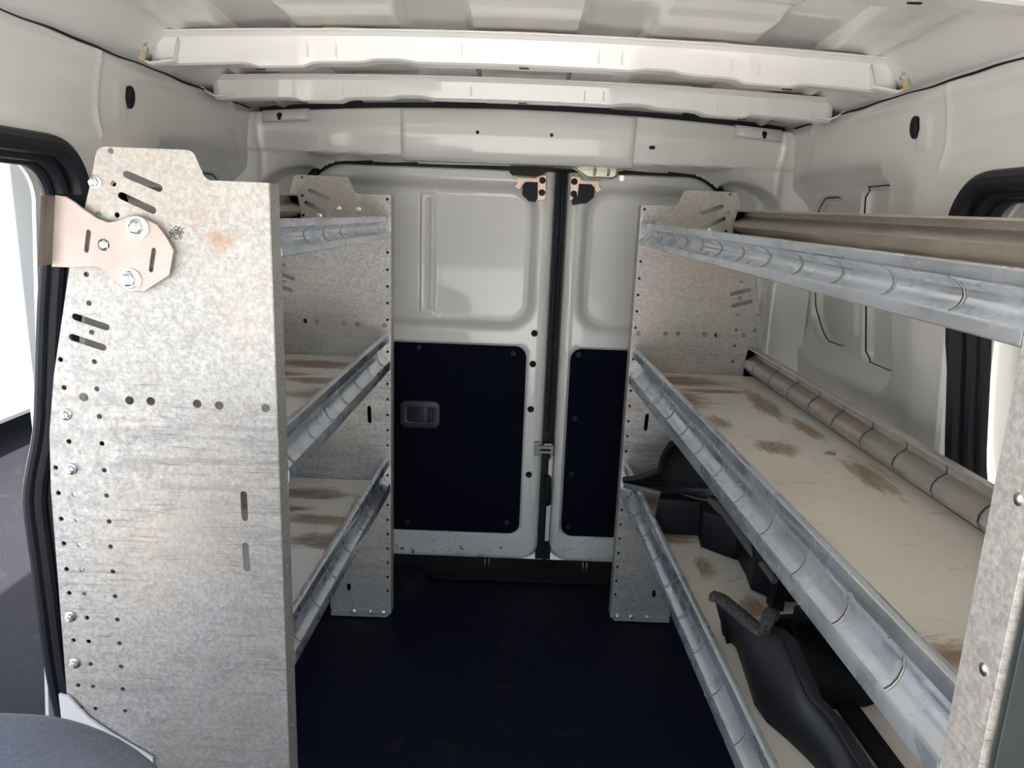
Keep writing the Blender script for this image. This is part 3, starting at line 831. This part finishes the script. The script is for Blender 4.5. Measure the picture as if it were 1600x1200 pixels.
LIP0 = [(a_ + .0062, b_) for a_, b_ in [(.007, -.003), (.006, .001), (.001, .0015), (-.003, -.001), (-.004, -.016), (-.002, -.021), (.007, -.027), (.012, -.036), (.0125, -.046), (.008, -.056), (.002, -.062), (-.005, -.065), (-.0065, -.070), (-.0065, -.086), (-.003, -.089), (.006, -.089), (.010, -.087)]]

def unit(s, a0, yr, L, k, shelves, label):
    """s side; a0 aisle x at the rear; yr rear y; L length; k = outward drift per metre"""
    cx = s * (a0 + .15 + k * L / 2)
    root = empty('shelving_unit', (cx, yr - L / 2, 0), label, 'shelving', 'galvanised shelving units')
    def W(u, v, z): return Vector((s * (a0 + k * v + u), yr - v, z))
    # ---- end panels
    for which in ('rear', 'front'):
        v0 = 0 if which == 'rear' else L
        zs = .972 if which == 'rear' else 1.0
        Z = lambda z: 1.03 - (1.03 - zz(z)) * (zs if z < 1.03 else 1.0) + (.004 if which == 'rear' and z > 1.03 else 0)
        out = [(u * SC, Z(z)) for u, z in OUT]
        if which == 'rear': out += [(.335, .30), (.20, .26), (.158, .20), (.156, .012), (.150, .003), (0, .0)]
        else: out += [(.33, .20), (.30, .02), (0, .0)]
        holes = [circ((u * SC, Z(z)), .0038, 8) for u, z in HOLES]
        holes += [circ((u * SC, Z(z)), .0062, 12) for u, z in BIG]
        holes += [slot((a[0] * SC, Z(a[1])), (b[0] * SC, Z(b[1])), .0048) for a, b in SLOTS + VSL]
        if which == 'rear': holes += [slot((.108, .080), (.108, .069), .0048), ]
        mb = MB(); mb.plate(out, holes, .0024, lambda a, b, c: W(a, v0, b) + Vector((0, c, 0)))
        pan = mb.build('end_panel', M['galv'], root)
        # aisle flange with its row of small holes
        ztop = Z(OUT[0][1])
        fh = [circ((.007 + .0, z), .0028, 8) for z in RIBZ] if False else []
        mb = MB(); mb.plate([(0, 0), (.040, 0), (.040, ztop - .004), (.036, ztop), (0, ztop)], [circ((.022, z), .0026, 8) for z in RIBZ if z < ztop - .01 and not (s > 0 and which == 'front')], .0022,
                            lambda a, b, c: W(0, v0, b) + Vector((s * c, a, 0)))
        mb.build('panel_flange', M['galv_flange'], pan)
        # row of fixings along the aisle edge
        if which == 'rear':
            first = None
            for z in RIBZ:
                q = MB() ; p = W(.007, v0 + .0015, z)
                if first is None:
                    q.cyl(p, p + Vector((0, -.0016, 0)), .0034, 10); first = q.build('rivet', M['dark_hole'] if False else M['dark_hole'], pan); p1 = p
                else:
                    c = first.copy(); COL.objects.link(c); c.parent = pan; c.location = p - p1
            # bottom foot flange with bolts
            mb = MB(); mb.plate([(0, 0), (.156, 0), (.150, .020), (.006, .020)], [], .002, lambda a, b, c: W(a, v0 + b, .004 + c))
            mb.build('foot_flange', M['galv'], pan)
            for u in (.016, .050, .092): put_bolt(W(u, v0 + .012, .012), pan, .75)
        for (u, z) in (BOLTS if which == 'front' else []):
            if s < 0: put_bolt(W(u * SC, v0 + .0014, Z(z)), pan)
        if which == 'front' and s > 0:
            for z in (.855, .725, .60): 
                mb = MB(); p = W(0, v0 - .014, z); mb.loft([[p + Vector((-s * d, r * math.cos(a), r * math.sin(a))) for a in [2 * PI * k_ / 12 for k_ in range(12)]] for r, d in ((.0048, 0), (.0048, .001), (.0025, .0022))], closed=True)
                mb.build('rivet', M['zinc'], pan, smooth=True)
        if which == 'rear' :
            for (u, z) in ((.075, 1.027), (.120, 1.027), (.165, 1.009)):
                if s < 0 or u > .16: put_bolt(W(u, .0016, z), pan, .85)
    # ---- shelves
    for (zf, zn, ub_f, lift, kind) in shelves:
        LIP = [(u * (.8 if kind == 'top' else 1), z * (.58 if kind == 'top' else 1)) for u, z in LIP0]
        sh = empty('shelf', (0, 0, 0)); sh.parent = root; sh.location = W(ub_f / 2, L / 2, (zf + zn) / 2) - wloc(root)
        def zl(v): return lerp(zf, zn, v / L)
        v1 = L - .041
        # deck
        mb = MB(); dz = .030 if kind == 'top' else .058
        mb.loft([[W(u, v, zl(v) - dz + t) for u, t in ((.014, 0), (ub_f - .004, 0), (ub_f - .004, -.010), (.014, -.010), (.014, 0))] for v in (.004, v1)])
        mb.build('shelf_deck', M['board'] if kind != 'top' else M['board'], sh)
        # front lip (closed thin section)
        inner = [(u + .0022, z) for u, z in LIP]
        def ring(v, zo=0): return [W(u, v, zl(v) + z) for u, z in LIP] + [W(u + .0022, v, zl(v) + z + (.0015 if i > 13 else -.0015 if i < 3 else 0)) for i, (u, z) in reversed(list(enumerate(LIP)))]
        mb = MB(); mb.loft([ring(v) for v in [lerp(.003, v1, i / 24) for i in range(25)]], closed=True)
        mb.cm = 1
        # divider slots: short curved cuts with a raised bright edge
        n = int(L / .1016)
        for i in range(n):
            v = .05 + i * .1016
            for dv, lf in ((0, .0006), (.0028, .0010)):
                mb.cm = 1 if dv == 0 else 2
                if dv: rows = [[W(u - lf, v + dv + .014 * j / 7, zl(v) + z), W(u - lf, v + dv + .0016 + .014 * j / 7, zl(v) + z)] for j, (u, z) in enumerate(LIP[5:12])]
                else: rows = [[W(u - lf, v + .014 * j / 7, zl(v) + z), W(u - lf, v + .0028 + .014 * j / 7, zl(v) + z)] for j, (u, z) in enumerate(LIP[5:12])]
                mb.loft(rows)
        mb.build('front_lip', [M['alu'], M['dark_slot'], M['bright_edge']], sh, smooth=True, angle=38, weld=False)
        # back lip: same section turned round, rising a little higher
        bz = .80 if kind == 'top' else 1.0
        def bring(v): return [W(ub_f - u * 1.5, v, zl(v) + z * bz + lift) for u, z in LIP0] + [W(ub_f - u * 1.5 - .0022, v, zl(v) + z * bz + lift) for u, z in reversed(LIP0)]
        mb = MB(); mb.loft([bring(v) for v in (.003, v1)], closed=True)
        mb.cm = 1
        for i in range(0 if kind == 'top' else n):
            v = .05 + i * .1016
            rows = [[W(ub_f - u * 1.5 - .0030, v + .016 * math.sin(j / 9 * PI) , zl(v) + z + lift), W(ub_f - u * 1.5 - .0030, v + .0026 + .016 * math.sin(j / 9 * PI), zl(v) + z + lift)] for j, (u, z) in enumerate(LIP[3:13])]
            mb.loft(rows)
        mb.build('back_lip', [M['alu_back'], M['dark_slot']], sh, smooth=True, angle=38, weld=False)
        if kind == 'mid' and s > 0:
            for (u, v) in ((.160, .519), (.235, .562)):
                p = W(u, v, zl(v) - dz)
                mb = MB(); mb.loft([[p + Vector((r * math.cos(a), r * math.sin(a), d)) for a in [2 * PI * k_ / 14 for k_ in range(14)]] for r, d in ((.009, -.001), (.009, .0012), (.006, .0024), (.001, .0020))], closed=True)
                mb.build('deck_screw', M['zinc'], sh, smooth=True)
    return root, W
M['dark_slot'] = simple('dark_slot', (.05, .048, .045), .6)
M['bright_edge'] = simple('bright_cut_edge', (.86, .85, .80), .3, .6)
LU, LW = unit(-1, .294, 1.736, .743, .0458, [(1.015, 1.011, .235, .040, 'top'), (.742, .713, .300, .012, 'mid'), (.429, .407, .330, .012, 'low')],
              'shorter galvanised van shelving unit on the left with three aluminium-lipped shelves')
RU, RW = unit(1, .285, 1.762, 1.305, .0474, [(1.022, 1.005, .245, .036, 'top'), (.725, .692, .305, .012, 'mid'), (.432, .366, .330, .012, 'low')],
              'longer galvanised van shelving unit on the right with black plastic parts on its lowest shelf')

# ---- bracket bolted to the left front panel
def LFp(u, z, c=0): return LW(u * SC, .743 + c, zz(z))
BR = [(.240, 1.031), (.229, 1.030), (.219, 1.024), (.210, 1.017), (.195, 1.007), (.183, 1.003), (.172, 1.005), (.158, 1.011), (.149, 1.0115), (.141, 1.009), (.128, 1.003), (.119, .992), (.110, .975), (.117, .946), (.147, .926), (.160, .927), (.176, .932), (.185, .943), (.194, .951), (.203, .953), (.229, .951), (.252, .951)]
mb = MB(); mb.plate(BR, [slot((.206, .992), (.2105, .971), .0033), slot((.132, .974), (.137, .951), .0033), circ((.190, .978), .0075, 14)], .004,
                    lambda a, b, c: LW(a * SC, .743 + .010 + c, zz(b)), bevel=.0008)
rows = []
for i in range(6):   # folded arm reaching out to the body
    q = i / 5
    rows.append([LW(lerp(.240, .252, j / 4) * SC + .004 + .0 * q, .755 + .022 - q * .055, zz(lerp(1.031, .951, j / 4))) + Vector((-.016 * math.sin(q * PI / 2), 0, 0)) for j in range(5)])
mb.loft(rows)
brk = mb.build('mounting_bracket', M['pink_zinc'], LU)
for (u, z, sc_) in ((.148, .999, 1.45), (.190, .978, 1.1), (.161, .939, 1.45)):
    put_bolt(LW(u * SC, .743 + (.0125 if sc_ > 1.2 else .006), zz(z)), brk, sc_)
    if sc_ > 1.2:
        mb = MB(); p = LW(u * SC, .7555, zz(z)); mb.cyl(p, p + Vector((0, -.0018, 0)), .0145, 24); mb.build('washer', M['zinc'], brk, smooth=True, angle=30)
# dark reinforcement tucked behind the bracket
mb = MB(); mb.box(tuple(LW(.262, .735, zz(1.018))), (.05, .004, .035)); mb.build('backing_strap', M['scuff'], brk)

# ---- dark green-grey plate over the front face of the right unit
mb = MB(); mb.plate([(.004, .02), (.33, .02), (.33, .55), (.30, .80), (.26, .90), (.004, .90)], [circ((.085, .705), .010, 10, .014)], .006, lambda a, b, c: RW(a, 1.305 + .006, b) + Vector((0, c, 0)), bevel=.001)
mb.build('front_plate', M['cover'], RU)

# ------------------------------------------------------------------ loose black plastic parts on the lowest right shelf
def sheet(mb, top, th=.004):
    """closed sheet of given thickness below a 3-D polygon"""
    mb.prism([Vector(p) for p in top], (0, 0, -th))
e = empty('wheel_arch_liner', (.42, 1.45, .37), 'large black moulded plastic liner with a looped mounting arm, farther back on the lowest shelf', 'vehicle part')
plate_pts = [(.262, 1.585, .447), (.300, 1.590, .450), (.347, 1.597, .466), (.362, 1.640, .488), (.390, 1.700, .500), (.465, 1.728, .500), (.540, 1.66, .50), (.560, 1.40, .49), (.545, 1.20, .47), (.500, 1.20, .455), (.486, 1.30, .445), (.478, 1.40, .440), (.465, 1.505, .440), (.423, 1.520, .440), (.375, 1.558, .438), (.363, 1.546, .436), (.313, 1.572, .440)]
mb = MB()
cc = Vector((.46, 1.52, .462)); n = len(plate_pts)
mb.add([cc] + plate_pts, [(0, i + 1, (i + 1) % n + 1) for i in range(n)])
o = mb.build('liner_skin', M['plastic_soft'], e, smooth=True, angle=40)
sm = o.modifiers.new('thickness', 'SOLIDIFY'); sm.thickness = .004; sm.offset = -1
mb = MB()   # padded rim along the rear edge
rim = [Vector(p) for p in ((.262, 1.590, .448), (.300, 1.596, .452), (.345, 1.603, .469), (.360, 1.642, .491), (.388, 1.703, .504), (.465, 1.732, .504), (.54, 1.67, .504))]
dense = []
for a, b in zip(rim, rim[1:]):
    for k_ in range(5): dense.append(a.lerp(b, k_ / 5))
dense.append(rim[-1]); mb.tube(dense, .0085, 10, sx=.7); mb.build('rim_roll', M['plastic_soft'], e, smooth=True)
mb = MB()   # turned-down front skirt
low = [(.262, 1.580, .447), (.313, 1.570, .440), (.363, 1.545, .436), (.375, 1.556, .438), (.423, 1.518, .440), (.448, 1.508, .440)]
mb.loft([[Vector(p) for p in low], [Vector(p) + Vector((0, -.003, -.012)) for p in low]])
o = mb.build('front_flange', simple('grey_plastic_edge', (.11, .105, .105), .5), e, smooth=True); o.modifiers.new('thickness', 'SOLIDIFY').thickness = .003  # lighter grey than the rest of the liner
mb = MB()   # looped arm
ring_c = Vector((.458, 1.492, .441))
mb.plate([(.016 * math.cos(a), .018 * math.sin(a)) for a in [2 * PI * k_ / 20 for k_ in range(20)]], [circ((0, 0), .007, 12)], .008, lambda a, b, c: ring_c + Vector((a, b, c)), bevel=.001)
arm = [Vector(p) for p in ((.440, 1.512, .440), (.452, 1.470, .438), (.463, 1.40, .432), (.470, 1.33, .424), (.478, 1.25, .418), (.482, 1.205, .410))]
mb.tube(arm, [.007, .012, .010, .010, .008, .006], 8, sx=1.2)
mb.build('looped_arm', simple('grey_plastic_arm', (.10, .095, .095), .5), e, smooth=True, angle=50)  # lighter grey so the arm stands out from the body
mb = MB()   # deep tub body
tub = [(.318, 1.500), (.417, 1.492), (.412, 1.440), (.470, 1.392), (.540, 1.392), (.575, 1.42), (.575, 1.68), (.40, 1.68), (.345, 1.60)]
def tubz(x, y): return .365 - .05 * (1.76 - y)
mb.loft([[Vector((x, y, tubz(x, y) + .012)) for x, y in tub], [Vector((x + .012 * (1 if x < .4 else 0), y + .010, .437)) for x, y in tub]], closed=True)
mb.loft([[Vector((x, y, h)) for x, y in ((.474, 1.40), (.470, 1.32), (.462, 1.262), (.486, 1.236), (.508, 1.240), (.520, 1.285), (.552, 1.270), (.575, 1.29), (.575, 1.40))] for h in (.362, .446)], closed=True)
mb.box((.497, 1.228, .372), (.022, .030, .052)); mb.box((.535, 1.262, .366), (.020, .030, .045))
mb.box((.53, 1.215, .40), (.085, .02, .045)); 
mb.build('liner_body', M['plastic'], e, smooth=True, angle=30)

e = empty('splash_shield', (.40, .95, .33), 'curved black plastic shield with thick grey foam edge, standing nearest on the lowest shelf', 'vehicle part')
# shield: lofted between a bottom line on the deck and a top line
bot = [(.378, 1.135, .332), (.392, 1.10, .332), (.386, 1.03, .330), (.380, .960, .327), (.386, .925, .325), (.404, .893, .323), (.418, .862, .321), (.432, .820, .319), (.440, .760, .316)]
top = [(.372, 1.104, .425), (.377, 1.075, .428), (.388, 1.030, .431), (.403, 1.005, .438), (.414, .975, .434), (.412, .925, .425), (.416, .880, .408), (.438, .852, .392), (.452, .790, .372)]
def deck(y): return .3745 - .0506 * (1.762 - y)
bot = [(x, y, deck(y) + .001) for x, y, z in bot]
mb = MB(); rows = []
for q in [i / 8 for i in range(9)]:
    rows.append([Vector(b).lerp(Vector(t_), q) + Vector((-.007 * math.sin(q * PI), 0, 0)) for b, t_ in zip(bot, top)])
mb.loft(rows); o = mb.build('shield_face', M['plastic_soft'], e, smooth=True, angle=60)
sm = o.modifiers.new('thickness', 'SOLIDIFY'); sm.thickness = .005; sm.offset = 0
mb = MB()   # return flange along the far side
rows = [[Vector(t_) + Vector((.001, 0, .001)), Vector(t_) + Vector((.022, .004, -.003)), Vector(t_) + Vector((.026, .002, -.050))] for t_ in top[3:]]
mb.loft(rows); o = mb.build('side_flange', M['plastic_soft'], e, smooth=True, angle=50); o.modifiers.new('thickness', 'SOLIDIFY').thickness = .003
mb = MB()   # left wing
mb.prism([(.346, 1.112, .430), (.372, 1.100, .425), (.394, 1.112, .343), (.376, 1.108, .342)], (.004, .012, 0)); mb.build('end_wing', M['plastic_soft'], e)
mb = MB()   # foam strip
fo = [Vector(p) for p in ((.343, 1.108, .430), (.356, 1.095, .432), (.366, 1.055, .436), (.376, 1.018, .438), (.388, .995, .436), (.397, 1.003, .446), (.406, 1.015, .455), (.414, 1.008, .452))]
dense = []
for a, b in zip(fo, fo[1:]):
    for k_ in range(4): dense.append(a.lerp(b, k_ / 4))
dense.append(fo[-1])
rows = []
for i, p in enumerate(dense):
    t_ = (dense[min(i + 1, len(dense) - 1)] - dense[max(0, i - 1)]).normalized(); sd_ = t_.cross(Vector((0, 0, 1))).normalized()
    rows.append([p + sd_ * a + Vector((0, 0, b)) for a, b in ((-.010, -.006), (-.010, .004), (-.006, .007), (.006, .007), (.010, .004), (.010, -.006))])
mb.loft(rows, closed=True); mb.build('foam_strip', M['foam'], e, smooth=True, angle=40)

e = empty('battery_tray', (.52, 1.0, .33), 'black open plastic tray lying behind the foam-edged shield', 'vehicle part')
mb = MB()
tr = [(.466, 1.150), (.500, 1.135), (.478, 1.085), (.452, .950), (.545, .965), (.600, .99), (.600, 1.17)]
mb.loft([[Vector((x, y, deck(y) + .001)) for x, y in tr], [Vector((x + .004, y, .376)) for x, y in tr]], closed=True)
mb.build('tray_body', M['plastic'], e)
mb = MB()
mb.loft([[Vector((x, y, h)) for x, y in ((.49, 1.13), (.605, 1.15), (.605, .93), (.56, .95))] for h in (.365, .405)], closed=True)
mb.tube([(.466, 1.150, .374), (.500, 1.137, .374), (.480, 1.085, .374), (.456, .955, .374), (.545, .967, .374)], .004, 6)
mb.build('tray_rim', M['plastic'], e)
e = empty('plastic_strap', (.52, .86, .32), 'narrow black plastic strap angled across the shelf beside the shield', 'strap')
mb = MB(); mb.prism([(.497, .955, .346), (.527, .965, .346), (.540, .80, .337), (.512, .79, .337)], (0, 0, -.010)); mb.box((.535, .785, .333), (.12, .03, .014)); mb.build('strap_bar', M['plastic'], e)
tag(e, 'narrow black plastic strap angled across the shelf beside the shield', 'strap')

# ------------------------------------------------------------------ seat in the near left corner
e = empty('seat', (-.56, .42, 0), 'grey-blue fabric seat backrest, top corner only in view at the lower left', 'seat')
mb = MB(); rows = []
def seat_sec(y, inset):
    out = []
    x1 = -.222 - inset; x0 = -.70 + inset; zt = .655 - inset
    for p in rrect(x0, .18, x1, zt, .125, 14): out.append(Vector((p[0], y, p[1])))
    return out
for y, ins in ((.38, .030), (.385, .012), (.40, .002), (.44, 0), (.475, .002), (.490, .012), (.497, .030), (.50, .06)): rows.append(seat_sec(y, ins))
mb.loft(rows, closed=True); mb.build('backrest', M['fabric'], e, smooth=True, angle=70)
mb = MB(); mb.loft([[Vector((x, y, z)) for x, y in ((-.70, -.05), (-.28, -.05), (-.28, .48), (-.70, .48))] for z in (.03, .22)], closed=True); mb.build('seat_cushion', M['fabric'], e)

# white corner bracket at the floor by the left panel
mb = MB(); mb.prism([(-.676, .990, .14), (-.676, .990, .288), (-.662, .990, .284), (-.634, .990, .247), (-.600, .990, .220), (-.54, .990, .18), (-.54, .990, .14)], (0, -.004, 0)); 
o = mb.build('gusset', M['paint'], wall_left)

# unseen cab floor, added in pale grey to bounce sun onto the ceiling
mb = MB(); mb.box((0, -.10, .004), (1.3, 1.0, .008)); tag(mb.build('trim_11', simple('grey_bounce_floor', (.34, .33, .31), .6)), kind='structure', label='unseen grey cab floor added to bounce sunlight upward')
mb = MB(); mb.box((0, -8.8, -.495), (40, 16, .02)); tag(mb.build('trim_12', simple('bounce_concrete', (.46, .45, .43), .8)), kind='structure', label='unseen pale slab added ahead of the van to bounce sunlight in')  # added out of view; throws sunlight up to the ceiling
# ------------------------------------------------------------------ outside the open left door
mb = MB(); mb.box((0, 0, -.52), (60, 60, .04)); tag(mb.build('ground', M['asphalt']), kind='structure', label='speckled asphalt outside, colour darkened for shade')
e = empty('parked_van', (-3.7, 4.2, -.5), 'white vehicle parked alongside, seen through the open left door', 'van')
mb = MB()
prof = [(-2.90, -.24), (-2.86, -.20), (-2.85, .03), (-2.83, .06), (-2.83, .10), (-2.86, .13), (-2.86, .20), (-2.84, .24), (-2.85, .60), (-2.88, .85), (-2.98, 1.25), (-3.10, 1.52), (-4.3, 1.56), (-4.55, .8), (-4.55, -.24)]
mb.loft([[Vector((x, y, z)) for x, z in prof] for y in (.8, 7.0)], closed=True); mb.build('body', M['white_out'], e, smooth=True, angle=30)
for y in (1.6, 6.1):
    mb = MB(); mb.cyl((-3.10, y, -.20), (-2.90, y, -.20), .30, 28); mb.build('wheel', M['rubber'], e, smooth=True, angle=40)
